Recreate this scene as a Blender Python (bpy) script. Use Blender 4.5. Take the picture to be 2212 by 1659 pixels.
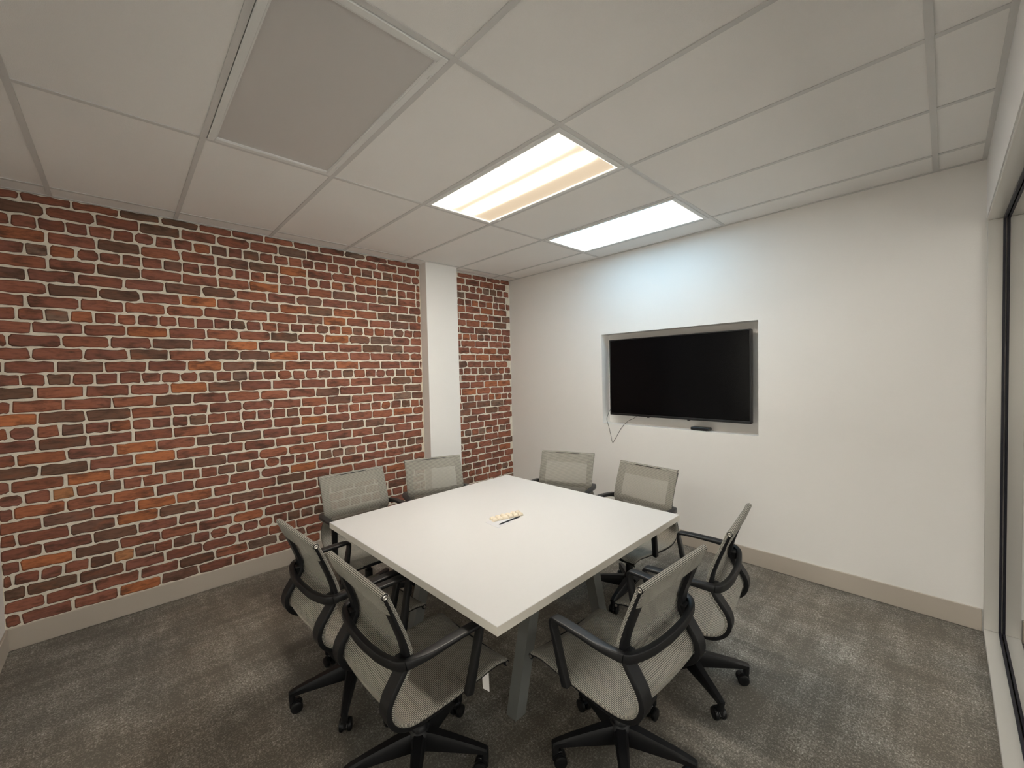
import bpy, math, random
from mathutils import Vector, Matrix

for o in list(bpy.data.objects):
    bpy.data.objects.remove(o, do_unlink=True)
scene = bpy.context.scene
COL = scene.collection
random.seed(11)
R = math.radians

# ------------------------------------------------------------------ camera
CAM = Vector((3.8789, -3.6757, 1.6144))
YAW, PITCH, ROLL, FPX = -0.8107, -0.0297, -0.0231, 888.98
fwd = Vector((math.sin(YAW) * math.cos(PITCH), math.cos(YAW) * math.cos(PITCH), math.sin(PITCH)))
rgt = Vector((math.cos(YAW), -math.sin(YAW), 0))
upv = rgt.cross(fwd)
r2 = math.cos(ROLL) * rgt + math.sin(ROLL) * upv
u2 = -math.sin(ROLL) * rgt + math.cos(ROLL) * upv
cam_data = bpy.data.cameras.new('camera')
cam_data.sensor_width = 36
cam_data.lens = FPX / 2212 * 36
cam_data.clip_start = 0.02
cam = bpy.data.objects.new('camera', cam_data)
COL.objects.link(cam)
M3 = Matrix((r2, u2, -fwd)).transposed().to_4x4()
cam.matrix_world = Matrix.Translation(CAM) @ M3
scene.camera = cam

# ------------------------------------------------------------------ world, view
world = bpy.data.worlds.new('world')
scene.world = world
world.use_nodes = True
world.node_tree.nodes['Background'].inputs[0].default_value = (1.0, 0.945, 0.87, 1)
world.node_tree.nodes['Background'].inputs[1].default_value = 1.2
vs = scene.view_settings
vs.view_transform = 'Standard'
vs.look = 'None'
vs.exposure = 1.30
vs.gamma = 1.0
vs.use_curve_mapping = False
LIGHT_COOL = (0.40, 0.74, 1.0, 2.15)      # lit lens, cool tubes
LIGHT_WARM = (1.0, 0.905, 0.785)           # lit lens, warm tubes
WARM_BASE, WARM_BAND = 0.26, 42.0
FILL_LIGHT, FILL_LIGHT_SIDE = 13.0, 2.5  # strengths of the corridor lamps added as fill, behind and to the side

# ------------------------------------------------------------------ room sizes
H = 2.78            # ceiling height
W = 4.042           # glass wall
WT = W + 0.128      # its outer face
L = 4.232           # front wall at y = -L
T = 0.6096
GX = [0.1775 + 2 * T * k for k in range(4)]      # ceiling grid lines along y
GY = [-(0.2942 + T * k) for k in range(7)]       # ceiling grid lines along x

# ------------------------------------------------------------------ helpers
class MB:
    def __init__(s):
        s.v, s.f, s.uv = [], [], {}
    def add(s, vs_, fs):
        b = len(s.v)
        s.v += [tuple(p) for p in vs_]
        s.f += [tuple(i + b for i in q) for q in fs]
        return b
    def box(s, x0, x1, y0, y1, z0, z1, m=None):
        P = [(x, y, z) for z in (z0, z1) for y in (y0, y1) for x in (x0, x1)]
        if m is not None:
            P = [m @ Vector(p) for p in P]
        s.add(P, [(0, 2, 3, 1), (4, 5, 7, 6), (0, 1, 5, 4), (2, 6, 7, 3), (0, 4, 6, 2), (1, 3, 7, 5)])
        return s
    def bevbox(s, x0, x1, y0, y1, z0, z1, b, m=None):
        """box whose edges are chamfered by b"""
        P, idx = [], {}
        for i, x in enumerate((x0, x1)):
            for j, y in enumerate((y0, y1)):
                for k, z in enumerate((z0, z1)):
                    sx, sy, sz = (1 - 2 * i), (1 - 2 * j), (1 - 2 * k)
                    for a, q in enumerate(((x, y + sy * b, z + sz * b), (x + sx * b, y, z + sz * b), (x + sx * b, y + sy * b, z))):
                        idx[i, j, k, a] = len(P)
                        P.append(q)
        F = []
        for a in range(3):
            o = [c for c in range(3) if c != a]
            for e in (0, 1):
                q = []
                for c0, c1 in ((0, 0), (1, 0), (1, 1), (0, 1)):
                    t = [0, 0, 0]; t[a] = e; t[o[0]] = c0; t[o[1]] = c1
                    q.append(idx[t[0], t[1], t[2], a])
                F.append(q)
        for a in range(3):
            o = [c for c in range(3) if c != a]
            for c0 in (0, 1):
                for c1 in (0, 1):
                    t0 = [0, 0, 0]; t0[o[0]] = c0; t0[o[1]] = c1
                    t1 = list(t0); t1[a] = 1
                    F.append([idx[(*t0, o[0])], idx[(*t1, o[0])], idx[(*t1, o[1])], idx[(*t0, o[1])]])
        for i in (0, 1):
            for j in (0, 1):
                for k in (0, 1):
                    F.append([idx[i, j, k, 0], idx[i, j, k, 1], idx[i, j, k, 2]])
        if m is not None:
            P = [m @ Vector(p) for p in P]
        s.add(P, F)
        return s
    def cyl(s, p0, p1, r0, r1=None, n=16):
        r1 = r0 if r1 is None else r1
        p0, p1 = Vector(p0), Vector(p1)
        d = (p1 - p0).normalized()
        a = d.orthogonal().normalized(); b = d.cross(a)
        V = []
        for p, r in ((p0, r0), (p1, r1)):
            V += [p + r * (math.cos(2 * math.pi * k / n) * a + math.sin(2 * math.pi * k / n) * b) for k in range(n)]
        F = [(k, (k + 1) % n, n + (k + 1) % n, n + k) for k in range(n)]
        F += [tuple(range(n))[::-1], tuple(range(n, 2 * n))]
        s.add(V, F)
        return s
    def lathe(s, prof, org, axis=(0, 0, 1), n=20):
        """prof: (radius, height) pairs"""
        org, d = Vector(org), Vector(axis).normalized()
        a = d.orthogonal().normalized(); b = d.cross(a)
        V, F = [], []
        for r, h in prof:
            V += [org + d * h + r * (math.cos(2 * math.pi * k / n) * a + math.sin(2 * math.pi * k / n) * b) for k in range(n)]
        for i in range(len(prof) - 1):
            F += [(i * n + k, i * n + (k + 1) % n, (i + 1) * n + (k + 1) % n, (i + 1) * n + k) for k in range(n)]
        F += [tuple(range(n))[::-1], tuple(range((len(prof) - 1) * n, len(prof) * n))]
        s.add(V, F)
        return s
    def sweep(s, rings, closed_ends=True):
        """rings: equally long lists of points, each a closed section"""
        n = len(rings[0])
        V = [p for r in rings for p in r]
        F = []
        for i in range(len(rings) - 1):
            F += [(i * n + k, i * n + (k + 1) % n, (i + 1) * n + (k + 1) % n, (i + 1) * n + k) for k in range(n)]
        if closed_ends:
            F += [tuple(range(n))[::-1], tuple(range((len(rings) - 1) * n, len(rings) * n))]
        s.add(V, F)
        return s
    def tube(s, pts, r, n=8):
        pts = [Vector(p) for p in pts]
        rings, a = [], None
        for i, p in enumerate(pts):
            d = (pts[min(i + 1, len(pts) - 1)] - pts[max(i - 1, 0)]).normalized()
            a = d.orthogonal().normalized() if a is None else (a - d * a.dot(d)).normalized()
            b = d.cross(a)
            rings.append([p + r * (math.cos(2 * math.pi * k / n) * a + math.sin(2 * math.pi * k / n) * b) for k in range(n)])
        return s.sweep(rings)
    def mesh(s, name, smooth=False):
        me = bpy.data.meshes.new(name)
        me.from_pydata(s.v, [], s.f)
        if s.uv:
            l = me.uv_layers.new(name='UVMap')
            for li, lp in enumerate(me.loops):
                l.data[li].uv = s.uv.get(lp.vertex_index, (0, 0))
        import bmesh
        bm = bmesh.new(); bm.from_mesh(me)
        bmesh.ops.recalc_face_normals(bm, faces=bm.faces)
        bm.to_mesh(me); bm.free()
        if smooth:
            for pl in me.polygons:
                pl.use_smooth = True
            if smooth is not True:
                me.set_sharp_from_angle(angle=R(smooth))
        me.update()
        return me
    def build(s, name, mat=None, parent=None, smooth=False):
        me = s.mesh(name, smooth)
        if mat:
            me.materials.append(mat)
        return link(name, me, parent)

def link(name, data, parent=None):
    o = bpy.data.objects.new(name, data)
    COL.objects.link(o)
    if parent:
        o.parent = parent
    return o
def tag(o, label=None, cat=None, group=None, kind=None):
    for k, v in (('label', label), ('category', cat), ('group', group), ('kind', kind)):
        if v:
            o[k] = v
    return o
def empty(name, loc=(0, 0, 0), rz=0):
    o = link(name, None)
    o.empty_display_size = 0.1
    o.location = loc
    o.rotation_euler = (0, 0, rz)
    return o
def copy_tree(o, parent=None):
    c = o.copy(); COL.objects.link(c); c.parent = parent
    for ch in list(o.children):
        copy_tree(ch, c)
    return c
def catmull(P, n):
    P = [Vector(p) for p in P]
    out = []
    for i in range(len(P) - 1):
        a, b, c, d = P[max(i - 1, 0)], P[i], P[i + 1], P[min(i + 2, len(P) - 1)]
        for k in range(n):
            t = k / n
            out.append(0.5 * (2 * b + (c - a) * t + (2 * a - 5 * b + 4 * c - d) * t * t + (3 * b - a - 3 * c + d) * t ** 3))
    out.append(P[-1])
    return out

# ------------------------------------------------------------------ materials
class Nodes:
    def __init__(s, name):
        s.m = bpy.data.materials.new(name); s.m.use_nodes = True
        s.t = s.m.node_tree; s.n = s.t.nodes
        s.b = s.n['Principled BSDF']; s.out = s.n['Material Output']
    def add(s, typ, **kw):
        n = s.n.new(typ)
        for k, v in kw.items():
            setattr(n, k, v)
        return n
    def link(s, a, b):
        s.t.links.new(a, b)
    def math(s, op, a, b=None, clamp=False):
        n = s.add('ShaderNodeMath', operation=op, use_clamp=clamp)
        for i, q in enumerate((a, b)):
            if q is None: continue
            if isinstance(q, (int, float)): n.inputs[i].default_value = q
            else: s.link(q, n.inputs[i])
        return n.outputs[0]
    def ramp(s, fac, stops, interp='LINEAR'):
        n = s.add('ShaderNodeValToRGB'); n.color_ramp.interpolation = interp
        e = n.color_ramp.elements
        while len(e) < len(stops): e.new(0.5)
        for q, (p, c) in zip(e, stops):
            q.position = p; q.color = (*c, 1) if len(c) == 3 else c
        s.link(fac, n.inputs[0])
        return n.outputs[0]
    def mix(s, fac, a, b, mode='MIX'):
        n = s.add('ShaderNodeMix', data_type='RGBA', blend_type=mode)
        for q, i in ((fac, 0), (a, 6), (b, 7)):
            if isinstance(q, (int, float)): n.inputs[i].default_value = q
            elif isinstance(q, tuple): n.inputs[i].default_value = (*q, 1)
            else: s.link(q, n.inputs[i])
        return n.outputs[2]
    def noise(s, vec, scale, detail=2, rough=0.5, stretch=None, offs=None):
        if stretch or offs:
            mp = s.add('ShaderNodeMapping')
            mp.inputs['Scale'].default_value = stretch or (1, 1, 1)
            if offs: mp.inputs['Location'].default_value = offs
            s.link(vec, mp.inputs[0]); vec = mp.outputs[0]
        n = s.add('ShaderNodeTexNoise')
        n.inputs['Scale'].default_value = scale; n.inputs['Detail'].default_value = detail; n.inputs['Roughness'].default_value = rough
        s.link(vec, n.inputs['Vector'])
        return n.outputs[0]
    def bump(s, h, strength, dist):
        n = s.add('ShaderNodeBump'); n.inputs['Strength'].default_value = strength; n.inputs['Distance'].default_value = dist
        s.link(h, n.inputs['Height']); s.link(n.outputs[0], s.b.inputs['Normal'])
        return n
def geo_pos(N):
    return N.add('ShaderNodeNewGeometry').outputs['Position']

def plain(name, col, rough=0.5, metal=0.0, spec=0.5, bump=None, mottle=0.0):
    N = Nodes(name)
    N.b.inputs['Base Color'].default_value = (*col, 1)
    N.b.inputs['Roughness'].default_value = rough
    N.b.inputs['Metallic'].default_value = metal
    N.b.inputs['Specular IOR Level'].default_value = spec
    pos = geo_pos(N)
    if mottle:
        f = N.noise(pos, 3.0, 4)
        N.link(N.mix(f, tuple(c * (1 - mottle) for c in col), tuple(min(1, c * (1 + mottle)) for c in col)), N.b.inputs['Base Color'])
    if bump:
        sc, st, d = bump
        N.bump(N.noise(pos, sc, 3), st, d)
    return N.m

M_wall = plain('wall_paint', (0.86, 0.84, 0.81), 0.55, spec=0.3, bump=(160, 0.25, 0.002), mottle=0.015)
M_trim = plain('header_paint', (0.78, 0.775, 0.765), 0.5, spec=0.3, bump=(160, 0.2, 0.001))
M_base = plain('baseboard_rubber', (0.50, 0.445, 0.38), 0.5, spec=0.4)
M_tile = plain('ceiling_tile_board', (0.90, 0.882, 0.853), 0.9, spec=0.1, bump=(420, 0.6, 0.002), mottle=0.02)
M_grid = plain('ceiling_grid_enamel', (0.66, 0.65, 0.63), 0.45, spec=0.4)
M_plenum = plain('plenum_board', (0.25, 0.25, 0.25), 0.9)
M_lampframe = plain('lamp_frame_enamel', (0.80, 0.80, 0.78), 0.4, spec=0.4)
M_lampoff = plain('unlit_lens_acrylic', (0.62, 0.60, 0.58), 0.35, spec=0.45, bump=(500, 0.3, 0.001))
M_black = plain('black_plastic', (0.008, 0.008, 0.009), 0.45, spec=0.28, bump=(900, 0.15, 0.0005))
M_armpad = plain('soft_black_plastic', (0.011, 0.011, 0.012), 0.40, spec=0.38)
M_rubber = plain('caster_rubber', (0.007, 0.007, 0.008), 0.38, spec=0.35)
M_metal = plain('brushed_steel', (0.55, 0.52, 0.48), 0.3, 1.0)
M_legmetal = plain('painted_grey_metal', (0.215, 0.22, 0.212), 0.38, 0.25, bump=(700, 0.1, 0.0005))
M_top = plain('white_laminate', (0.605, 0.602, 0.597), 0.34, spec=0.45)
M_edge = plain('table_edge_band', (0.62, 0.585, 0.52), 0.4, spec=0.4)
M_tvcase = plain('tv_case_plastic', (0.008, 0.008, 0.009), 0.35, spec=0.5)
M_screen = plain('tv_screen_glass', (0.0025, 0.0025, 0.003), 0.16, spec=0.14)
M_alu = plain('frame_aluminium', (0.62, 0.60, 0.56), 0.36, 0.35, bump=(600, 0.1, 0.0005))
M_gasket = plain('black_gasket', (0.006, 0.005, 0.012), 0.5)
M_paper = plain('white_paper', (0.60, 0.60, 0.62), 0.6)
M_ink = plain('black_pen_plastic', (0.01, 0.01, 0.014), 0.35)
M_cream = plain('cream_foam', (0.70, 0.62, 0.49), 0.6, bump=(300, 0.4, 0.002), mottle=0.12)
M_tag = plain('tag_paper', (0.75, 0.72, 0.70), 0.6)
M_cable = plain('grey_cable', (0.03, 0.03, 0.032), 0.5)
M_corr = plain('corridor_paint', (0.80, 0.78, 0.74), 0.6)

def mat_emit(name, col, strength):
    N = Nodes(name)
    N.b.inputs['Base Color'].default_value = (0.8, 0.8, 0.8, 1)
    N.b.inputs['Emission Color'].default_value = (*col, 1)
    N.b.inputs['Emission Strength'].default_value = strength
    return N
M_cool = mat_emit('lit_lens_cool', LIGHT_COOL[:3], LIGHT_COOL[3]).m
M_fill = mat_emit('fill_lens', (1, 0.96, 0.90), FILL_LIGHT).m
M_fill_side = mat_emit('fill_lens_dim', (1, 0.96, 0.90), FILL_LIGHT_SIDE).m
def mat_warm():
    # lens of the warm lamp: two tubes shine through as bright bands, the third strip is weak
    N = mat_emit('lit_lens_warm', LIGHT_WARM, 1.0)
    tc = N.add('ShaderNodeTexCoord').outputs['Object']
    sp = N.add('ShaderNodeSeparateXYZ'); N.link(tc, sp.inputs[0])
    def band(c, w):
        d = N.math('SUBTRACT', sp.outputs['Y'], c)
        d = N.math('DIVIDE', d, w)
        d = N.math('MULTIPLY', d, d)
        return N.math('POWER', 2.718, N.math('MULTIPLY', d, -1.0))
    b = N.math('ADD', band(-0.185, 0.046), N.math('MULTIPLY', band(0.035, 0.034), 0.60))
    halo = N.math('ADD', band(-0.17, 0.10), N.math('MULTIPLY', band(0.035, 0.075), 0.7))
    ends = N.math('ABSOLUTE', sp.outputs['X'])
    ends = N.math('SUBTRACT', 1.0, N.math('POWER', N.math('DIVIDE', ends, 0.555), 9.0), True)
    b = N.math('MULTIPLY', b, ends)
    st = N.math('ADD', N.math('ADD', N.math('MULTIPLY', b, WARM_BAND), WARM_BASE), N.math('MULTIPLY', halo, 0.16))
    N.link(st, N.b.inputs['Emission Strength'])
    N.b.inputs['Base Color'].default_value = (0.35, 0.33, 0.30, 1)
    N.link(N.mix(N.math('ADD', N.math('MULTIPLY', b, 4.0), N.math('MULTIPLY', halo, 0.35), True), (1.0, 0.77, 0.52), LIGHT_WARM), N.b.inputs['Emission Color'])
    return N.m
M_warm = mat_warm()
M_lip_glow = mat_emit('lip_painted_glow', (1.0, 0.93, 0.78), 0.55).m  # light caught along the lens edge, put in as emission

def mat_carpet():
    N = Nodes('carpet_loop_pile')
    pos = geo_pos(N)
    sy = N.noise(pos, 1.0, 2, 0.6, (160, 72, 1))
    sx = N.noise(pos, 1.0, 2, 0.6, (72, 160, 1), (7, 3, 0))
    patch = N.noise(pos, 3.2, 5, 0.65)
    band = N.noise(pos, 1.0, 3, 0.6, (16, 2.2, 1), (2, 8, 0))
    band2 = N.noise(pos, 1.0, 3, 0.6, (2.4, 14, 1), (5, 1, 0))
    broad = N.noise(pos, 0.9, 3, 0.5, None, (3, 9, 0))
    st = N.math('MAXIMUM', sy, N.math('MULTIPLY', sx, 0.97))
    v = N.math('ADD', N.math('MULTIPLY', st, 0.95), N.math('MULTIPLY', patch, 0.40))
    v = N.math('ADD', v, N.math('ADD', N.math('MULTIPLY', band, 0.26), N.math('MULTIPLY', band2, 0.20)))
    q = N.math('SUBTRACT', v, 0.545, True)
    c = N.ramp(q, [(0.34, (0.150, 0.131, 0.107)), (0.45, (0.235, 0.209, 0.174)), (0.54, (0.340, 0.308, 0.262)), (0.66, (0.62, 0.575, 0.50))])
    c2 = N.ramp(q, [(0.34, (0.142, 0.132, 0.115)), (0.45, (0.225, 0.213, 0.188)), (0.54, (0.330, 0.315, 0.282)), (0.66, (0.61, 0.59, 0.54))])
    fac = N.ramp(broad, [(0.44, (0, 0, 0)), (0.62, (1, 1, 1))])
    N.link(N.mix(fac, c, c2), N.b.inputs['Base Color'])
    N.b.inputs['Roughness'].default_value = 0.95
    N.b.inputs['Specular IOR Level'].default_value = 0.1
    N.bump(st, 0.6, 0.004)
    return N.m
M_carpet = mat_carpet()

def mat_brick():
    N = Nodes('fired_clay')
    at = N.add('ShaderNodeAttribute', attribute_name='tint')
    pos = geo_pos(N)
    m1 = N.noise(pos, 11.0, 5, 0.65, (1, 0.55, 1.5))
    m2 = N.noise(pos, 60.0, 4, 0.65, (1, 0.28, 1.3))
    m3 = N.noise(pos, 13.0, 4, 0.6, (1, 0.5, 1.4), (4, 4, 4))
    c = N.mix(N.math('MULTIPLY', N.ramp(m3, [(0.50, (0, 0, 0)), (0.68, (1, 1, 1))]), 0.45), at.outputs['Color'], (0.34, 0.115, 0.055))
    c = N.mix(N.math('MULTIPLY', N.ramp(m1, [(0.50, (0, 0, 0)), (0.66, (1, 1, 1))]), 0.72), c, (0.060, 0.036, 0.026))
    c = N.mix(N.math('MULTIPLY', N.ramp(m2, [(0.46, (0, 0, 0)), (0.72, (1, 1, 1))]), 0.48), c, (0.060, 0.034, 0.024))
    N.link(c, N.b.inputs['Base Color'])
    N.b.inputs['Roughness'].default_value = 0.75
    N.b.inputs['Specular IOR Level'].default_value = 0.25
    N.bump(m2, 0.25, 0.004)
    return N.m
M_brick = mat_brick()
def mat_mortar():
    N = Nodes('lime_mortar')
    pos = geo_pos(N)
    a = N.noise(pos, 30, 4, 0.6)
    g = N.noise(pos, 6.5, 4, 0.65)
    c = N.ramp(a, [(0.3, (0.68, 0.625, 0.52)), (0.7, (0.86, 0.80, 0.69))])
    c = N.mix(N.ramp(g, [(0.69, (0, 0, 0)), (0.74, (0.85, 0.85, 0.85))]), c, (0.10, 0.065, 0.045))
    N.link(c, N.b.inputs['Base Color'])
    N.b.inputs['Roughness'].default_value = 0.85
    N.bump(a, 0.4, 0.004)
    return N.m
M_mortar = mat_mortar()

def mat_mesh():
    # woven sling fabric: thick pale ribs across the width, thin dark see-through grooves
    N = Nodes('ribbed_mesh_fabric')
    uv = N.add('ShaderNodeUVMap', uv_map='UVMap').outputs[0]
    sp = N.add('ShaderNodeSeparateXYZ'); N.link(uv, sp.inputs[0])
    ph = N.math('MULTIPLY', sp.outputs['Y'], 2 * math.pi / 0.0058)
    s = N.math('ADD', N.math('MULTIPLY', N.math('SINE', ph), 0.5), 0.5)
    rib = N.ramp(s, [(0.16, (0, 0, 0)), (0.50, (1, 1, 1))])
    thr = N.math('MULTIPLY', sp.outputs['X'], 2 * math.pi / 0.0022)
    th = N.math('ADD', N.math('MULTIPLY', N.math('SINE', thr), 0.06), 0.94)
    c = N.mix(rib, (0.110, 0.100, 0.084), (0.395, 0.378, 0.330))
    c = N.mix(1.0, c, N.ramp(th, [(0.85, (0.86, 0.86, 0.86)), (1.0, (1, 1, 1))]), 'MULTIPLY')
    N.link(c, N.b.inputs['Base Color'])
    N.b.inputs['Roughness'].default_value = 0.6
    N.b.inputs['Specular IOR Level'].default_value = 0.3
    al = N.math('ADD', N.math('MULTIPLY', rib, 0.36), 0.61)
    N.link(al, N.b.inputs['Alpha'])
    N.bump(s, 0.6, 0.002)
    return N.m
M_mesh = mat_mesh()

def mat_glass():
    N = Nodes('clear_pane_glass')
    N.n.remove(N.b)
    tr = N.add('ShaderNodeBsdfTransparent'); tr.inputs[0].default_value = (0.93, 0.96, 0.95, 1)
    gl = N.add('ShaderNodeBsdfGlossy'); gl.inputs['Roughness'].default_value = 0.0
    fr = N.add('ShaderNodeFresnel'); fr.inputs[0].default_value = 1.5
    mx = N.add('ShaderNodeMixShader')
    N.link(fr.outputs[0], mx.inputs[0]); N.link(tr.outputs[0], mx.inputs[1]); N.link(gl.outputs[0], mx.inputs[2])
    N.link(mx.outputs[0], N.out.inputs[0])
    return N.m
M_glass = mat_glass()

# ------------------------------------------------------------------ setting
def struct(o):
    return tag(o, kind='structure')
struct(MB().box(-0.15, WT, -L - 0.15, 0.25, -0.12, 0.0).build('floor', M_carpet))

# brick wall: mortar bed with every brick proud of it
wall_left = struct(MB().box(-0.15, 0.0, -L, 0.0, 0.0, H + 0.13).build('wall_left', M_mortar))
ROW_T = 'SSHSHSSSSHSSSSHSSSHSSSSHSSSSSHSSS'
ROW_J = [-3.865, -3.755, -3.575, -3.76, -3.86, -3.76, -3.855, -3.765, -3.855, -3.90, -3.845, -3.94, -3.85, -3.75, -3.90, -3.85,
         -3.94, -3.845, -3.96, -3.85, -3.94, -3.845, -3.96, -3.91, -3.955, -3.84, -3.95, -3.845, -3.94, -3.87, -3.92, -3.845, -3.95]
ORANGE = {(10, -3.52), (22, -3.85), (20, -3.61), (26, -3.62), (17, -4.15), (17, -4.10), (28, -4.10), (11, -2.9), (7, -3.22), (13, -3.2), (15, -3.3), (5, -2.75),
          (3, -2.6), (10, -2.2), (8, -2.3), (12, -2.75), (14, -2.6), (19, -2.35), (24, -2.6), (25, -3.5), (32, -3.6), (21, -3.5)}
TAN = {(23, -3.96), (29, -3.70)}
DARK = {(7, -3.87), (7, -3.65), (1, -4.1), (3, -3.65), (17, -3.95), (17, -3.73), (12, -3.5), (19, -3.95), (21, -4.15), (27, -3.73), (29, -3.81),
        (31, -3.3), (26, -3.4), (6, -3.1), (28, -3.83), (15, -3.1), (16, -3.4), (22, -3.4), (5, -3.65)}
PAL = [((0.212, 0.082, 0.054), 36), ((0.185, 0.075, 0.053), 24), ((0.242, 0.091, 0.054), 16), ((0.280, 0.100, 0.050), 6), ((0.150, 0.078, 0.056), 14),
       ((0.130, 0.074, 0.050), 6), ((0.165, 0.105, 0.078), 4)]
def hit(S, i, y0, y1):
    return any(r == i and y0 <= y <= y1 for r, y in S)
def cam_px(P):
    d = Vector(P) - CAM
    f = d.dot(fwd)
    return (1106 + FPX * d.dot(r2) / f, 829.5 - FPX * d.dot(u2) / f) if f > 0.05 else None
bricks = []
rb = random.Random(5)
for i, (t, j0) in enumerate(zip(ROW_T, ROW_J)):
    zc = 2.764 - 0.0809 * i
    z0, z1 = zc - 0.0345, zc + 0.0345
    z1 = min(z1, H - 0.004); z0 = max(z0, 0.139)
    if z1 - z0 < 0.012:
        continue
    pit = 0.2178 if t == 'S' else 0.1081
    k0 = math.floor((-L - j0) / pit)
    y = j0 + k0 * pit
    js = []
    while y < 0.1:
        js.append(y + rb.uniform(-0.006, 0.006)); y += pit
    for a, b in zip(js, js[1:]):
        a, b = max(a + 0.0058, -L + 0.002), min(b - 0.0058, -0.002)
        for lo, hi in ((-L, -1.322), (-0.916, 0.0)):
            p, q = max(a, lo + 0.002), min(b, hi - 0.002)
            if q - p < 0.018:
                continue
            if hit(ORANGE, i, p, q): col = (0.34, 0.120, 0.050)
            elif hit(TAN, i, p, q): col = (0.36, 0.165, 0.075)
            elif hit(DARK, i, p, q): col = (0.125, 0.066, 0.045)
            else: col = rb.choices([c for c, w in PAL], [w for c, w in PAL])[0]
            g = rb.uniform(1.2, 1.65)
            col = tuple(c * g for c in col)
            zz = rb.uniform(-0.002, 0.002)
            w, h = q - p, z1 - z0
            n_w = 6 if w > 0.13 else 4
            out = []
            cr = rb.uniform(0.004, 0.012)
            jit = lambda s=0.0042: rb.uniform(-s, s)
            if rb.random() < 0.08: cr = 0.018
            cr = min(cr, h * 0.4, w * 0.3)
            for m in range(n_w):
                out.append((p + cr + (w - 2 * cr) * m / (n_w - 1), z0 + jit()))
            out.append((q + jit(), z0 + cr)); out.append((q + jit(), z1 - cr))
            for m in range(n_w):
                out.append((q - cr - (w - 2 * cr) * m / (n_w - 1), z1 + jit()))
            out.append((p + jit(), z1 - cr)); out.append((p + jit(), z0 + cr))
            d = rb.uniform(0.0035, 0.0065)
            out = [(y_, min(max(z_ + zz, 0.138), H - 0.002)) for y_, z_ in out]
            yc, zc2 = (p + q) / 2, (z0 + z1) / 2
            n = len(out)
            V = [(0.0, y_, z_) for y_, z_ in out]
            V += [(d, yc + (y_ - yc) * (1 - 0.012 / w), zc2 + (z_ - zc2) * (1 - 0.013 / h)) for y_, z_ in out]
            F = [(k, (k + 1) % n, n + (k + 1) % n, n + k) for k in range(n)] + [tuple(range(n, 2 * n))]
            A, B_, C, D = cam_px((0, p, z0)), cam_px((0, q, z0)), cam_px((0, q, z1)), cam_px((0, p, z1))
            area = 0
            if A and B_ and C and D:
                if max(A[0], B_[0]) > 0:
                    area = abs((C[0] - A[0]) * (D[1] - B_[1]) - (C[1] - A[1]) * (D[0] - B_[0])) / 2
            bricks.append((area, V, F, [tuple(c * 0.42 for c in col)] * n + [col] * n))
bricks.sort(key=lambda q: -q[0])
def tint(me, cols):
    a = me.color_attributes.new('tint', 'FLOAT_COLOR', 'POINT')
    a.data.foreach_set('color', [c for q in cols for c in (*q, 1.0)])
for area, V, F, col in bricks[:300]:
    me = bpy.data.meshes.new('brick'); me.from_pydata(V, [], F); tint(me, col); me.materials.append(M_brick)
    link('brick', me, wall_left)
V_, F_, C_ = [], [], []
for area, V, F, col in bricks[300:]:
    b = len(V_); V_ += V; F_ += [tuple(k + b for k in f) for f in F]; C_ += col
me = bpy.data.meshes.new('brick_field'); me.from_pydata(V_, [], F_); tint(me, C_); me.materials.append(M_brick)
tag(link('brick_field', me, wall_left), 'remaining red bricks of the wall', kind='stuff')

struct(MB().bevbox(0.0, 0.128, -1.318, -0.918, 0.0, H + 0.01, 0.004).build('wall_pillar', M_wall))

# back wall with the recess for the screen
NX0, NX1, NZ0, NZ1, ND = 1.391, 2.857, 1.053, 1.980, 0.137
wb = MB()
wb.box(-0.15, NX0, 0.0, 0.16, 0.0, H + 0.13)
wb.box(NX1, WT, 0.0, 0.16, 0.0, H + 0.13)
wb.box(NX0, NX1, 0.0, 0.16, 0.0, NZ0)
wb.box(NX0, NX1, 0.0, 0.16, NZ1, H + 0.13)
wb.box(NX0, NX1, ND, 0.16, NZ0, NZ1)
wall_back = struct(wb.build('wall_back', M_wall))
DX0, DX1 = 1.30, 3.96       # unseen glazed opening, added to let light in from behind the viewer
wf = MB()
wf.box(-0.15, DX0, -L - 0.15, -L, 0.0, H + 0.13); wf.box(DX1, WT, -L - 0.15, -L, 0.0, H + 0.13); wf.box(DX0, DX1, -L - 0.15, -L, 2.44, H + 0.13)
struct(wf.build('wall_front', M_wall))
def glazed(name, x0, x1, handle=None):
    e = struct(empty(name, ((x0 + x1) / 2, -L - 0.075, 0)))
    h = (x1 - x0) / 2
    for a, b in ((-h + 0.002, -h + 0.05), (h - 0.05, h - 0.002)):
        MB().bevbox(a, b, -0.03, 0.03, 0.005, 2.437, 0.003).build('stile', M_alu, e)
    for a, b in ((0.005, 0.09), (2.38, 2.437)):
        MB().bevbox(-h + 0.05, h - 0.05, -0.03, 0.03, a, b, 0.003).build('rail', M_alu, e)
    m = MB(); m.add([(-h + 0.05, 0, 0.09), (h - 0.05, 0, 0.09), (h - 0.05, 0, 2.38), (-h + 0.05, 0, 2.38)], [(0, 1, 2, 3)])
    m.build('pane', M_glass, e)
    if handle:
        MB().cyl((handle * (h - 0.025), 0.07, 0.75), (handle * (h - 0.025), 0.07, 1.35), 0.012).cyl((handle * (h - 0.025), 0.03, 0.8), (handle * (h - 0.025), 0.07, 0.8), 0.009).cyl((handle * (h - 0.025), 0.03, 1.3), (handle * (h - 0.025), 0.07, 1.3), 0.009).build('pull_handle', M_metal, e, smooth=40)
glazed('added_window_left', DX0, 2.15)  # glass panels and door of the added opening
glazed('added_window_mid', 2.15, 3.00)
glazed('added_glass_door', 3.00, DX1, -1)

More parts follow.
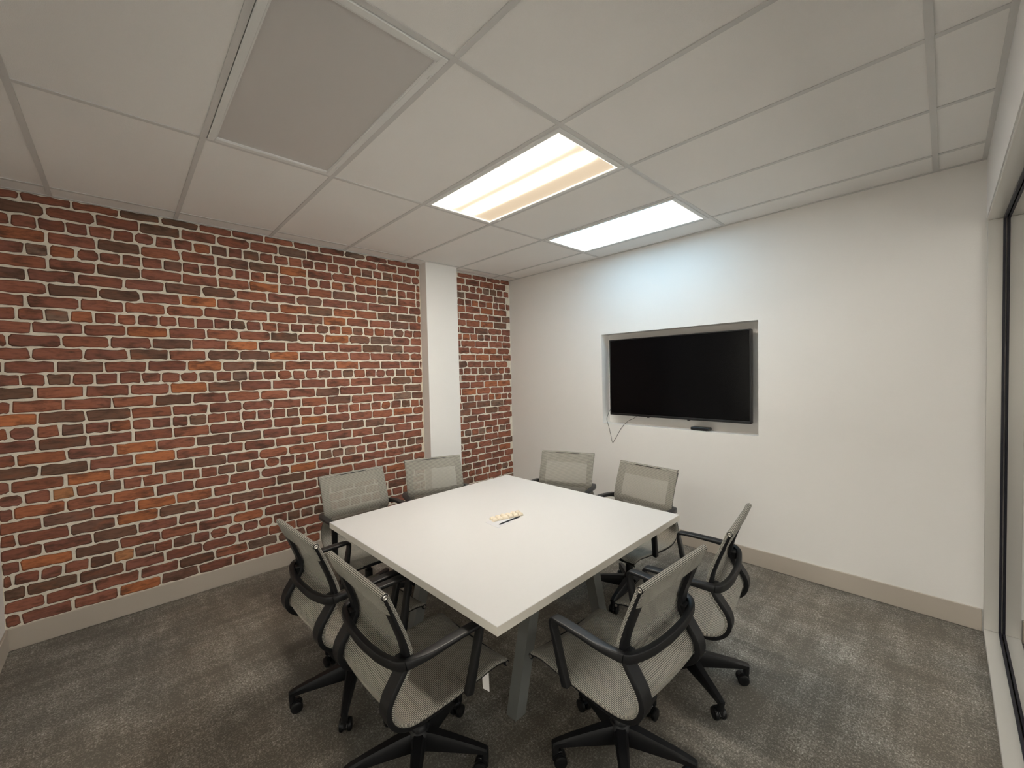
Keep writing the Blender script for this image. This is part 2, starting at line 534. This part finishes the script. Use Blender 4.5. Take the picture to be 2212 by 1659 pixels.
# right wall: header, floor-to-header storefront glazing
ZH = 2.44
wall_right = struct(MB().box(W, WT, -L, 0.0, ZH, H + 0.13).build('wall_right', M_trim))
win = struct(empty('window_1', (W, -L / 2, 0)))
def wpart(name, mb, mat):
    o = mb.build(name, mat, win)
    o.matrix_parent_inverse = Matrix.Translation((-W, L / 2, 0))
    return o
y0w, y1w = -L + 0.002, -0.001
FX0, FG0, FG1, FX1 = W + 0.004, W + 0.066, W + 0.084, WT - 0.002
wpart('sill_rail', MB().bevbox(FX0, FG0, y0w, y1w, 0.001, 0.022, 0.002).bevbox(FG1, FX1, y0w, y1w, 0.001, 0.022, 0.002), M_alu)
wpart('head_rail', MB().bevbox(FX0, FG0, y0w, y1w, ZH - 0.016, ZH - 0.001, 0.002).bevbox(FG1, FX1, y0w, y1w, ZH - 0.016, ZH - 0.001, 0.002), M_alu)
for a, b in ((-0.016, -0.001), (-L + 0.002, -L + 0.05), (-2.16, -2.11)):
    wpart('mullion', MB().bevbox(FX0, FG0, a, b, 0.022, ZH - 0.016, 0.002).bevbox(FG1, FX1, a, b, 0.022, ZH - 0.016, 0.002), M_alu)
for a, b in ((-2.11, -0.016), (-L + 0.05, -2.16)):
    g = MB()
    for xx in ((FG0 - 0.004, FG0 + 0.006), (FG1 - 0.006, FG1 + 0.004)):
        g.box(*xx, a, b, 0.018, 0.030); g.box(*xx, a, b, ZH - 0.028, ZH - 0.013)
        g.box(*xx, a - 0.003, a + 0.010, 0.030, ZH - 0.028); g.box(*xx, b - 0.010, b + 0.003, 0.030, ZH - 0.028)
    wpart('gasket', g, M_gasket)
    xm = (FG0 + FG1) / 2
    gp = MB()
    gp.add([(xm, a, 0.019), (xm, b, 0.019), (xm, b, ZH - 0.014), (xm, a, ZH - 0.014)], [(0, 1, 2, 3)])
    wpart('pane', gp, M_glass)

# baseboards
BB = 0.136
def baseb(name, x0, x1, y0, y1):
    struct(MB().bevbox(x0, x1, y0, y1, 0.001, BB, 0.003).build(name, M_base))
lb = MB()
lb.bevbox(0.0, 0.012, -L + 0.001, -1.3185, 0.001, BB, 0.003); lb.bevbox(0.0, 0.012, -0.9175, -0.001, 0.001, BB, 0.003)
lb.bevbox(0.1285, 0.140, -1.330, -0.906, 0.001, BB, 0.003); lb.bevbox(0.012, 0.1285, -1.330, -1.3185, 0.001, BB, 0.003); lb.bevbox(0.012, 0.1285, -0.9175, -0.906, 0.001, BB, 0.003)
struct(lb.build('baseboard_left', M_base))
baseb('baseboard_back', 0.013, W - 0.001, -0.012, -0.0005)
baseb('baseboard_front', 0.013, DX0 - 0.001, -L + 0.0005, -L + 0.012)

# ceiling: board above, grid bars, lay-in tiles
ceil = struct(MB().box(-0.15, WT, -L - 0.15, 0.16, H + 0.13, H + 0.20).build('ceiling', M_plenum))
xs = [0.0] + GX + [W]
ys = [0.0] + GY + [-L]
cells_lamp = {(2, 1): 'cool', (2, 3): 'warm', (2, 5): 'off'}
for ix in range(len(xs) - 1):
    for iy in range(len(ys) - 1):
        if (ix, iy) in cells_lamp:
            continue
        x0, x1, ya, yb = xs[ix] + 0.003, xs[ix + 1] - 0.003, ys[iy + 1] + 0.003, ys[iy] - 0.003
        MB().box(x0, x1, ya, yb, H + 0.003, H + 0.018).build('ceiling_tile', M_tile, ceil)
for x in GX:
    MB().box(x - 0.012, x + 0.012, -L + 0.001, -0.001, H - 0.0012, H + 0.0025).box(x - 0.0012, x + 0.0012, -L + 0.001, -0.001, H + 0.0025, H + 0.03).build('grid_bar', M_grid, ceil)
for y in GY:
    for k in range(len(xs) - 1):
        a, b = xs[k] + (0.0122 if k else 0.001), xs[k + 1] - (0.0122 if k < len(xs) - 2 else 0.001)
        MB().box(a, b, y - 0.012, y + 0.012, H - 0.0008, H + 0.0025).box(a, b, y - 0.0012, y + 0.0012, H + 0.0025, H + 0.03).build('grid_bar', M_grid, ceil)
for q in ((0.0, 0.020, -L, 0.0), (W - 0.020, W, -L, 0.0), (0.020, W - 0.020, -0.020, 0.0), (0.020, W - 0.020, -L, -L + 0.020)):
    MB().box(q[0], q[1], q[2], q[3], H - 0.0022, H + 0.0022).build('wall_angle', M_grid, ceil)

def troffer(ix, iy, lens_mat, label):
    cx, cy = (xs[ix] + xs[ix + 1]) / 2, (ys[iy] + ys[iy + 1]) / 2
    hx, hy = (xs[ix + 1] - xs[ix]) / 2 - 0.0145, (ys[iy] - ys[iy + 1]) / 2 - 0.0145
    root = empty('ceiling_light', (cx, cy, H))
    tag(root, label, 'light', 'ceiling troffer lights')
    ix_, iy_ = hx - 0.030, hy - 0.028
    f = MB()
    for a, b, c, d in ((-hx, hx, -hy, -iy_), (-hx, hx, iy_, hy), (-hx, -ix_, -iy_, iy_), (ix_, hx, -iy_, iy_)):
        f.bevbox(a, b, c, d, -0.006, 0.012, 0.0025)
    f.build('frame', M_lampframe, root)
    lip = MB()
    for a, b, c, d in ((-ix_, ix_, -iy_, -iy_ + 0.005), (-ix_, ix_, iy_ - 0.005, iy_), (-ix_, -ix_ + 0.005, -iy_, iy_), (ix_ - 0.005, ix_, -iy_, iy_)):
        lip.box(a, b, c, d, -0.004, 0.004)
    lip.build('lens_lip', M_lampframe if lens_mat is M_lampoff else M_lip_glow, root)
    MB().box(-ix_ + 0.0005, ix_ - 0.0005, -iy_ + 0.0005, iy_ - 0.0005, 0.003, 0.006).build('lens', lens_mat, root)
    MB().box(-hx, hx, -hy, hy, 0.020, 0.085).build('housing', M_lampframe, root)
    for sx in (-0.8, 0.8):
        MB().bevbox(sx * hx - 0.012, sx * hx + 0.012, iy_ + 0.016, iy_ + 0.023, -0.0105, -0.0055, 0.001).build('latch', M_lampframe, root)
    return root
troffer(2, 1, M_cool, 'brightest ceiling light, glowing cool white, close to the wall with the screen')
troffer(2, 3, M_warm, 'glowing warm cream ceiling light, middle one of the three')
troffer(2, 5, M_lampoff, 'unlit ceiling light with a grey lens, nearest the viewer')

# corridor beyond the glass
YC = -L - 2.4
fc = MB(); fc.box(WT + 0.001, 6.6, YC, 3.2, -0.12, -0.001); fc.box(-0.6, WT + 0.001, YC, -L - 0.151, -0.12, -0.001)
struct(fc.build('floor_corridor', M_carpet))
fc = MB(); fc.box(WT + 0.001, 6.6, YC, 3.2, H, H + 0.1); fc.box(-0.6, WT + 0.001, YC, -L - 0.151, H, H + 0.1)
struct(fc.build('ceiling_corridor', M_tile))
cwl = MB()
cwl.box(6.6, 6.7, YC, 3.2, -0.1, 0.75); cwl.box(6.6, 6.7, YC, 3.2, 2.55, H)
for k in range(7):
    yy = YC + k * (3.2 - YC - 0.12) / 6
    cwl.box(6.6, 6.7, yy, yy + 0.12, 0.75, 2.55)
struct(cwl.build('wall_corridor', M_corr))
struct(MB().box(-0.7, 6.7, YC - 0.1, YC, -0.1, H).build('wall_corridor_near', M_corr))
struct(MB().box(-0.7, -0.6, YC, -L - 0.15, -0.1, H).build('wall_corridor_left', M_corr))
ew = MB()
ew.box(W + 0.0, 4.33, 3.2, 3.3, -0.1, H); ew.box(5.9, 6.7, 3.2, 3.3, -0.1, H); ew.box(4.33, 5.9, 3.2, 3.3, -0.1, 0.95); ew.box(4.33, 5.9, 3.2, 3.3, 2.35, H)
struct(ew.build('wall_corridor_end', M_corr))
struct(MB().box(W + 0.0, WT, 0.161, 3.2, -0.1, H).build('wall_corridor_side', M_corr))
w2 = struct(empty('window_2', (5.1, 3.2, 0.95)))
for q in ((4.33, 5.9, 0.95, 0.99), (4.33, 5.9, 2.31, 2.35), (4.33, 4.37, 0.99, 2.31), (5.86, 5.9, 0.99, 2.31), (5.09, 5.13, 0.99, 2.31)):
    o = MB().box(q[0], q[1], 3.22, 3.26, q[2], q[3]).build('window_frame', M_alu, w2)
    o.matrix_parent_inverse = Matrix.Translation((-5.1, -3.2, -0.95))
def fill_light(x, y, label, rz=0, m=None):
    cl = empty('fill_light', (x, y, H), rz)
    tag(cl, label, 'light', 'added corridor fill lights')
    MB().box(-0.30, 0.30, -0.60, 0.60, -0.006, -0.002).build('lens', m or M_fill, cl)
    cf = MB()
    for a, b, c, d in ((-0.33, 0.33, -0.63, -0.60), (-0.33, 0.33, 0.60, 0.63), (-0.33, -0.30, -0.60, 0.60), (0.30, 0.33, -0.60, 0.60)):
        cf.bevbox(a, b, c, d, -0.012, -0.0005, 0.002)
    cf.build('frame', M_lampframe, cl)
fill_light(5.4, -1.2, 'added corridor fill light, unseen beyond the glass wall on the right', 0, M_fill_side)  # unseen lamp added so the corridor is not dark
fill_light(1.6, -L - 1.15, 'added corridor fill light behind the viewer, left one', math.pi / 2)  # this lamp and the next are added for light from behind the viewer
fill_light(3.6, -L - 1.15, 'added corridor fill light behind the viewer, right one', math.pi / 2)

# ------------------------------------------------------------------ television in the recess
tv = empty('television', (2.125, 0.058, NZ0))
tag(tv, 'black flat screen television hung inside the wall recess', 'television')
TX0, TX1, TZ0, TZ1 = 1.467 - 2.125, 2.797 - 2.125, 1.143 - NZ0, 1.918 - NZ0
MB().bevbox(TX0, TX1, -0.026, 0.022, TZ0, TZ1, 0.004).build('case', M_tvcase, tv)
MB().box(TX0 + 0.012, TX1 - 0.012, -0.0275, -0.0255, TZ0 + 0.022, TZ1 - 0.010).build('screen', M_screen, tv)
bz = MB()
for a, b, c, d in ((TX0, TX1, TZ0, TZ0 + 0.018), (TX0, TX1, TZ1 - 0.008, TZ1), (TX0, TX0 + 0.010, TZ0, TZ1), (TX1 - 0.010, TX1, TZ0, TZ1)):
    bz.bevbox(a, b, -0.031, -0.024, c, d, 0.0015)
bz.build('bezel', M_tvcase, tv)
MB().box(-0.30, 0.30, 0.022, 0.060, TZ0 + 0.12, TZ1 - 0.20).build('back_cover', M_tvcase, tv)
MB().box(-0.20, 0.20, 0.060, 0.0785, TZ0 + 0.25, TZ1 - 0.30).build('wall_bracket', M_black, tv)
for x in (-0.245, 0.150):
    MB().bevbox(x - 0.010, x + 0.010, -0.010, 0.012, TZ0 - 0.010, TZ0 + 0.002, 0.002).build('foot_socket', M_tvcase, tv)
bx = empty('media_box', (2.385, 0.056, NZ0))
tag(bx, 'small black box lying on the ledge under the television', 'box')
MB().bevbox(-0.080, 0.080, -0.036, 0.036, 0.004, 0.030, 0.005).build('case', M_tvcase, bx)
MB().bevbox(-0.062, 0.062, -0.030, 0.030, 0.0005, 0.005, 0.001).build('base_pad', M_rubber, bx)
wire = catmull([(1.480, 0.088, 1.24), (1.458, 0.070, 1.215), (1.449, 0.030, 1.165), (1.446, -0.004, 1.110), (1.450, -0.006, 1.075), (1.470, -0.005, 1.015), (1.490, -0.004, 0.93),
                (1.503, -0.004, 0.870), (1.512, -0.004, 0.858), (1.525, -0.004, 0.872), (1.570, -0.005, 0.945), (1.630, -0.006, 1.035), (1.690, 0.004, 1.092), (1.735, 0.040, 1.122), (1.750, 0.088, 1.150)], 6)
wire = [p - tv.location for p in wire]
tag(MB().tube(wire, 0.0019, 6).build('power_cable', M_cable, tv, smooth=True), 'thin dark dangling cable')

# ------------------------------------------------------------------ table
ZT = 0.725
tb = empty('conference_table', (2.040, -2.019, 0), R(1.2))
tag(tb, 'large square white conference table on splayed grey metal legs', 'table')
hs = 0.752
ed = MB().box(-hs, hs, -hs, hs, ZT - 0.035, ZT - 0.0015).build('edge_band', M_edge, tb)
MB().bevbox(-hs + 0.0002, hs - 0.0002, -hs + 0.0002, hs - 0.0002, ZT - 0.004, ZT, 0.0012).build('tabletop', M_top, tb)
for sx in (-1, 1):
    for sy in (-1, 1):
        rings = []
        for z, yy in ((0.004, 0.375), (ZT - 0.036, 0.205)):
            rings.append([(sx * 0.448 + a * 0.031, sy * yy + b * 0.033, z) for a, b in ((-1, -1), (1, -1), (1, 1), (-1, 1))])
        lg = MB().sweep(rings).build('leg', M_legmetal, tb)
        MB().box(sx * 0.448 - 0.024, sx * 0.448 + 0.024, sy * 0.376 - 0.026, sy * 0.376 + 0.026, 0.0, 0.004).build('glide', M_black, lg)
    MB().box(sx * 0.448 - 0.03, sx * 0.448 + 0.03, -0.172, 0.172, ZT - 0.085, ZT - 0.036).build('cross_beam', M_legmetal, tb)
for sy in (-0.12, 0.12):
    MB().box(-0.43, 0.43, sy - 0.02, sy + 0.02, ZT - 0.075, ZT - 0.036).build('stretcher', M_legmetal, tb)

# small things lying on the table
def card():
    a = MB()
    P = [(2.008, -2.142), (2.128, -2.146), (2.096, -1.955), (1.990, -1.962)]
    a.add([(x, y, ZT + z) for z in (0.0003, 0.0012) for x, y in P], [(3, 2, 1, 0), (4, 5, 6, 7), (0, 1, 5, 4), (1, 2, 6, 5), (2, 3, 7, 6), (3, 0, 4, 7)])
    return a.build('paper_card', M_paper)
tag(card(), 'white paper card lying flat under the cream strip on the table', 'card')
pen0, pen1 = Vector((2.100, -2.116, ZT + 0.0052)), Vector((2.094, -1.945, ZT + 0.0052))
pn = empty('pen', ((pen0 + pen1) / 2))
tag(pn, 'thin black pen lying across the white paper card', 'pen')
dd = (pen1 - pen0) / 2
MB().lathe([(0.0010, -0.085), (0.0036, -0.074), (0.0040, 0.02), (0.0040, 0.084), (0.003, 0.086)], (0, 0, 0), dd, 10).build('barrel', M_ink, pn, smooth=40)
MB().lathe([(0.0041, 0.036), (0.0042, 0.0365), (0.0042, 0.087), (0.0036, 0.088)], (0, 0, 0), dd, 10).build('cap', M_ink, pn, smooth=40)
c0, c1 = Vector((2.012, -2.098, ZT + 0.0015)), Vector((2.064, -1.897, ZT + 0.0015))
ang = math.atan2((c1 - c0).y, (c1 - c0).x)
st = empty('puffy_strip', (c0 + c1) / 2, ang)
tag(st, 'cream strip of two rows of puffy squares in the middle of the table', 'ornament')
MB().bevbox(-0.106, 0.106, -0.029, 0.029, 0.0, 0.004, 0.0015).build('backing', M_cream, st)
rs = random.Random(3)
for i in range(6):
    for j in (-1, 1):
        m = MB()
        hx_, hy_, hz = 0.0165 + rs.uniform(-0.001, 0.001), 0.0145 + rs.uniform(-0.001, 0.001), 0.015 + rs.uniform(-0.003, 0.003)
        cx, cy = -0.0875 + i * 0.035, j * 0.0148
        rr = []
        for k in range(6):
            t = k / 5
            sc = math.cos(t * 1.25) ** 0.55
            ring = []
            for q in range(16):
                a = q * math.pi / 8
                ca, sa = math.cos(a), math.sin(a)
                e = 0.45
                ring.append((cx + sc * hx_ * math.copysign(abs(ca) ** e, ca), cy + sc * hy_ * math.copysign(abs(sa) ** e, sa),
                             0.003 + hz * math.sin(t * 1.25) / 0.95 - (0.004 * (1 if (q + i) % 5 == 0 else 0) if k > 2 else 0)))
            rr.append(ring)
        m.sweep(rr).build('puff', M_cream, st, smooth=True)

# ------------------------------------------------------------------ chairs (local: faces +y, hub at origin)
PROF = [(-.238, .890), (-.222, .850), (-.198, .790), (-.172, .720), (-.156, .665), (-.154, .630), (-.168, .590), (-.196, .550), (-.220, .515),
        (-.228, .480), (-.216, .445), (-.185, .418), (-.140, .405), (-.060, .402), (.030, .404), (.120, .411), (.190, .418), (.240, .418), (.275, .411), (.292, .400)]
NS = 7
PP = catmull([(0, y, z) for y, z in PROF], NS)
arc = [0.0]
for a, b in zip(PP, PP[1:]):
    arc.append(arc[-1] + (b - a).length)
def tang(i):
    d = PP[min(i + 1, len(PP) - 1)] - PP[max(i - 1, 0)]
    return d.normalized()
def nrm(i):
    t = tang(i)
    return Vector((0, t.z, -t.y))
SPLIT = 9 * NS + 3
HWID = 0.240
def sling(i0, i1, sag):
    m = MB()
    cs = [(-HWID + .005, .0095), (-HWID + .001, .0075), (-HWID, .002), (-HWID + .004, -.003), (-HWID + .02, -.003)]
    cs += [(x, None) for x in (-.19, -.14, -.07, 0, .07, .14, .19)]
    cs += [(-s, n) for s, n in reversed(cs[:5])]
    n = len(cs)
    for i in range(i0, i1 + 1):
        N_ = nrm(i)
        for k, (s, o) in enumerate(cs):
            if o is None:
                o = -.003 + sag * (1 - (s / .22) ** 2)
            p = PP[i] + N_ * o
            m.v.append((s, p.y, p.z)); m.uv[len(m.v) - 1] = (s, arc[i])
    for i in range(i1 - i0):
        for k in range(n - 1):
            m.f.append((i * n + k, i * n + k + 1, (i + 1) * n + k + 1, (i + 1) * n + k))
    return m
def make_chair():
    root = empty('office_chair')
    back = sling(0, SPLIT, 0.006).build('backrest', M_mesh, root, True)
    sling(SPLIT, len(PP) - 1, 0.010).build('seat', M_mesh, root, True)
    # fabric folded over the top bar
    n0, t0 = nrm(0), tang(0)
    rb_ = 0.0125
    cen = PP[0] + n0 * (rb_ - .001)
    path = []
    for k in range(9):
        a = math.pi * k / 8
        path.append(cen - n0 * rb_ * math.cos(a) - t0 * rb_ * math.sin(a))
    i = 1
    while arc[i] < 0.082:
        path.append(PP[i] + nrm(i) * (2 * rb_ - .001)); i += 1
    m = MB(); acc = 0
    for q, p in enumerate(path):
        if q: acc += (p - path[q - 1]).length
        rem = sum((path[j + 1] - path[j]).length for j in range(q, len(path) - 1))
        w = HWID - .001 - (0 if rem > .022 else .022 * (1 - math.sqrt(max(0, 1 - ((.022 - rem) / .022) ** 2))))
        for s in (-1, -.95, -.5, 0, .5, .95, 1):
            m.v.append((s * w, p.y - (0 if abs(s) < 1 or q < 8 else -.004), p.z)); m.uv[len(m.v) - 1] = (s * w, acc)
    for q in range(len(path) - 1):
        for k in range(6):
            m.f.append((q * 7 + k, q * 7 + k + 1, (q + 1) * 7 + k + 1, (q + 1) * 7 + k))
    m.build('fold_over', M_mesh, back, True)
    MB().cyl((-HWID + .004, cen.y, cen.z), (HWID - .004, cen.y, cen.z), 0.0105, n=16).build('top_bar', M_black, back, smooth=40)
    for s in (-1, 1):
        tag(MB().lathe([(.0118, 0), (.0118, .004), (.0095, .0055), (.0090, .0045)], (s * (HWID - .005), cen.y, cen.z), (s, 0, 0), 18).build('cap_ring', M_black, back, smooth=40))
        MB().lathe([(.0088, 0), (.0085, .0030), (.0060, .0040), (.0030, .0026)], (s * (HWID - .0022), cen.y, cen.z), (s, 0, 0), 16).build('cap_screw', M_metal, back, smooth=40)
    # side rails
    for s in (-1, 1):
        rings = []
        for i in range(0, len(PP), 2):
            u = arc[i]
            thick = .017 + .005 * min(1, max(0, (u - .22) / .12)) - .008 * min(1, max(0, (u - .62) / .15))
            wid = .052 + .008 * min(1, max(0, (u - .25) / .10)) * (1 if u < .55 else max(0, 1 - (u - .55) / .1))
            N_ = nrm(i)
            a, b = s * (HWID - .0035), s * (HWID - .0035 - wid)
            r_ = []
            for ss, nn in ((a, .0065), (a, .004 + thick * .75), (a - s * .004, .004 + thick), (b + s * .004, .004 + thick), (b, .004 + thick * .7), (b, .0065)):
                p = PP[i] + N_ * nn
                r_.append((ss, p.y, p.z))
            rings.append(r_)
        rail = MB().sweep(rings).build('side_rail', M_black, root, smooth=50)
        e = PP[-1] + nrm(len(PP) - 1) * .008
        MB().lathe([(.0125, 0), (.0125, .005), (.009, .0065)], (s * (HWID - .006), e.y - .004, e.z), (s, 0, 0), 16).build('front_cap', M_black, rail, smooth=40)
        MB().lathe([(.0070, 0), (.0065, .003), (.004, .0035)], (s * (HWID + .000), e.y - .004, e.z), (s, 0, 0), 14).build('front_screw', M_metal, rail, smooth=40)
    MB().cyl((-HWID + .01, e.y - .004, e.z), (HWID - .01, e.y - .004, e.z), .009, n=12).build('front_bar', M_black, root, smooth=40)
    # arms: strap from the seat rail up, along and round the back as one hoop
    def strap(ctrl, nseg):
        pts = catmull([c[0] for c in ctrl], nseg)
        rings = []
        def lerp(idx, t): return ctrl[idx][1:], ctrl[min(idx + 1, len(ctrl) - 1)][1:], t
        for i, p in enumerate(pts):
            idx = min(i // nseg, len(ctrl) - 1); t = (i - idx * nseg) / nseg
            c, d, t = lerp(idx, t)
            A = (Vector(c[0]) * (1 - t) + Vector(d[0]) * t)
            wa = c[1] * (1 - t) + d[1] * t; wb_ = c[2] * (1 - t) + d[2] * t
            T_ = (pts[min(i + 1, len(pts) - 1)] - pts[max(i - 1, 0)]).normalized()
            A = (A - T_ * A.dot(T_)).normalized(); B_ = T_.cross(A)
            ring = []
            for k in range(16):
                an = 2 * math.pi * k / 16
                ca, sa = math.cos(an), math.sin(an)
                e_ = .34
                ring.append(p + A * wa * math.copysign(abs(ca) ** e_, ca) + B_ * wb_ * math.copysign(abs(sa) ** e_, sa))
            rings.append(ring)
        return MB().sweep(rings)
    for s in (-1, 1):
        ctrl = [((s * .252, .070, .392), (s, 0, 0), .0145, .017), ((s * .257, .086, .460), (s, 0, 0), .0155, .015), ((s * .264, .108, .570), (s, 0, 0), .0175, .011),
                ((s * .267, .119, .622), (s, 0, 0), .019, .0085), ((s * .267, .115, .647), (s, 0, 0), .020, .008), ((s * .268, .088, .652), (s, 0, 0), .022, .008),
                ((s * .269, -.010, .651), (s, 0, 0), .022, .009), ((s * .269, -.100, .646), (s, 0, 0), .019, .012), ((s * .259, -.158, .640), (s * .8, -.6, 0), .015, .016), ((s * .248, -.184, .634), (s * .6, -.8, 0), .0135, .0175)]
        strap(ctrl, 6).build('armrest', M_armpad, root, smooth=50)
    ctrl = []
    for s in (-1, 1):
        q = [((s * .250, -.182, .6345), (s * .6, -.8, 0), .0133, .0173), ((s * .215, -.204, .628), (s * .35, -.93, 0), .0128, .0178), ((s * .12, -.220, .618), (s * .1, -1, 0), .0125, .018)]
        ctrl = ctrl + q + [((0, -.224, .614), (0, -1, 0), .0125, .018)] if s == -1 else ctrl + q[::-1]
    strap(ctrl, 6).build('back_hoop', M_black, root, smooth=50)
    for s in (-1, 1):
        MB().bevbox(s * .205 - .022, s * .205 + .022, -.196, -.158, .604, .642, .004).build('hoop_mount', M_black, root)
    # under the seat
    mech = MB()
    mech.bevbox(-.075, .075, -.105, .115, .318, .372, .012); mech.bevbox(-.055, .055, -.09, .06, .290, .325, .012)
    mech.build('tilt_mechanism', M_black, root)
    for y in (-.075, .085):
        rg = []
        for x, z in ((-.215, .392), (-.16, .376), (-.06, .366), (.06, .366), (.16, .376), (.215, .392)):
            rg.append([(x, y - .020, z - .009), (x, y + .020, z - .009), (x, y + .020, z + .008), (x, y - .020, z + .008)])
        MB().sweep(rg).build('seat_brace', M_black, root)
    lv = MB().tube([(.07, .035, .345), (.13, .038, .348), (.165, .040, .352)], .005, 8)
    lv.bevbox(.160, .225, .028, .052, .346, .356, .003)
    lv.build('height_lever', M_black, root)
    MB().lathe([(.036, .085), (.036, .150), (.031, .165), (.026, .170), (.026, .235), (.015, .240), (.015, .300)], (0, 0, 0), n=20).build('gas_column', M_black, root, smooth=40)
    MB().lathe([(.030, .066), (.046, .074), (.050, .105), (.046, .142), (.036, .152)], (0, 0, 0), n=20).build('base_hub', M_black, root, smooth=40)
    # five legs with twin-wheel casters
    st_ = [(.020, .070, .148, .030), (.075, .074, .143, .027), (.15, .078, .131, .023), (.22, .081, .119, .0195), (.268, .082, .109, .017), (.290, .083, .102, .015)]
    rings = []
    for x, za, zb, hw in st_:
        zc_ = za + (zb - za) * .72
        rings.append([(x, -hw * .82, za), (x, hw * .82, za), (x, hw, zc_), (x, hw * .62, zb), (x, -hw * .62, zb), (x, -hw, zc_)])
    lm = MB().sweep(rings)
    lm.lathe([(.0145, .058), (.0150, .100), (.010, .104)], (.280, 0, 0), n=14)
    lm = lm.mesh('base_leg', 40); lm.materials.append(M_black)
    cm = MB()
    wprof = [(.006, -.0105), (.020, -.0105), (.0255, -.008), (.0275, -.003), (.0275, .003), (.0255, .008), (.020, .0105), (.006, .0105)]
    cm.lathe(wprof, (.262, -.0175, .0275), (0, 1, 0), 22)
    cm.lathe(wprof, (.262, .0175, .0275), (0, 1, 0), 22)
    cm.cyl((.262, -.02, .0275), (.262, .02, .0275), .007, n=10)
    cm.bevbox(.250, .292, -.0065, .0065, .022, .060, .003)
    hood = []
    for k in range(7):
        a = R(10 + k * 22)
        for_r = .030
        hood.append([(.262 + for_r * math.cos(a), y, .0275 + for_r * math.sin(a)) for y in (-.012, .012)] + [(.262 + (for_r - .004) * math.cos(a), y, .0275 + (for_r - .004) * math.sin(a)) for y in (.012, -.012)])
    cm.sweep(hood)
    cm = cm.mesh('caster', 40); cm.materials.append(M_rubber)
    for k in range(5):
        lg = link('base_leg', lm, root)
        lg.rotation_euler.z = R(72 * k)
        c = link('caster', cm, lg)
    return root

# back centre at bar height, facing angle, base angle (all degrees), label
CH = [((0.825, -2.442), -0.7, 56, 'leftmost of the two mesh office chairs along the brick wall, seen from the front'),
      ((0.873, -1.767), -19.0, 50, 'mesh office chair turned slightly in front of the white pillar'),
      ((1.588, -0.845), -69.7, 10, 'mesh office chair near the corner of brick and white wall, below the dangling cable'),
      ((2.357, -0.865), -94.3, 62, 'mesh office chair below the television, its back to the white wall'),
      ((3.196, -1.553), 187.7, 35 , 'rightmost mesh office chair, seen side-on at the far right corner of the table'),
      ((3.190, -2.227), 177.7, 90, 'mesh office chair at the front right of the table, nearest the glass wall'),
      ((2.384, -3.066), 90.5, 36, 'mesh office chair at the front left of the table, nearest the viewer'),
      ((1.792, -3.096), 92.8, -30, 'mesh office chair at the left table corner, partly hidden behind the nearest chair')]
proto = make_chair()
trees = [proto] + [copy_tree(proto) for _ in CH[1:]]
for o, ((bx_, by_), fa, ba, lab) in zip(trees, CH):
    a = R(fa)
    o.location = (bx_ + .236 * math.cos(a), by_ + .236 * math.sin(a), 0)
    o.rotation_euler = (0, 0, R(fa - 90))
    tag(o, lab, 'chair', 'mesh office chairs around the table')
    k = 0
    for c in o.children:
        if c.name.startswith('base_leg'):
            c.rotation_euler = (0, 0, R(ba + 72 * k) - R(fa - 90)); k += 1
# paper tag under the seat of the nearest chair
near = trees[6]
tg = MB()
P = [(.205, .175, .385), (.212, .205, .385), (.214, .205, .300), (.206, .178, .325)]
tg.add(P + [(x + .0008, y, z) for x, y, z in P], [(0, 1, 2, 3), (7, 6, 5, 4), (0, 4, 5, 1), (1, 5, 6, 2), (2, 6, 7, 3), (3, 7, 4, 0)])
tag(tg.build('paper_tag', M_tag, near), 'white paper tag')
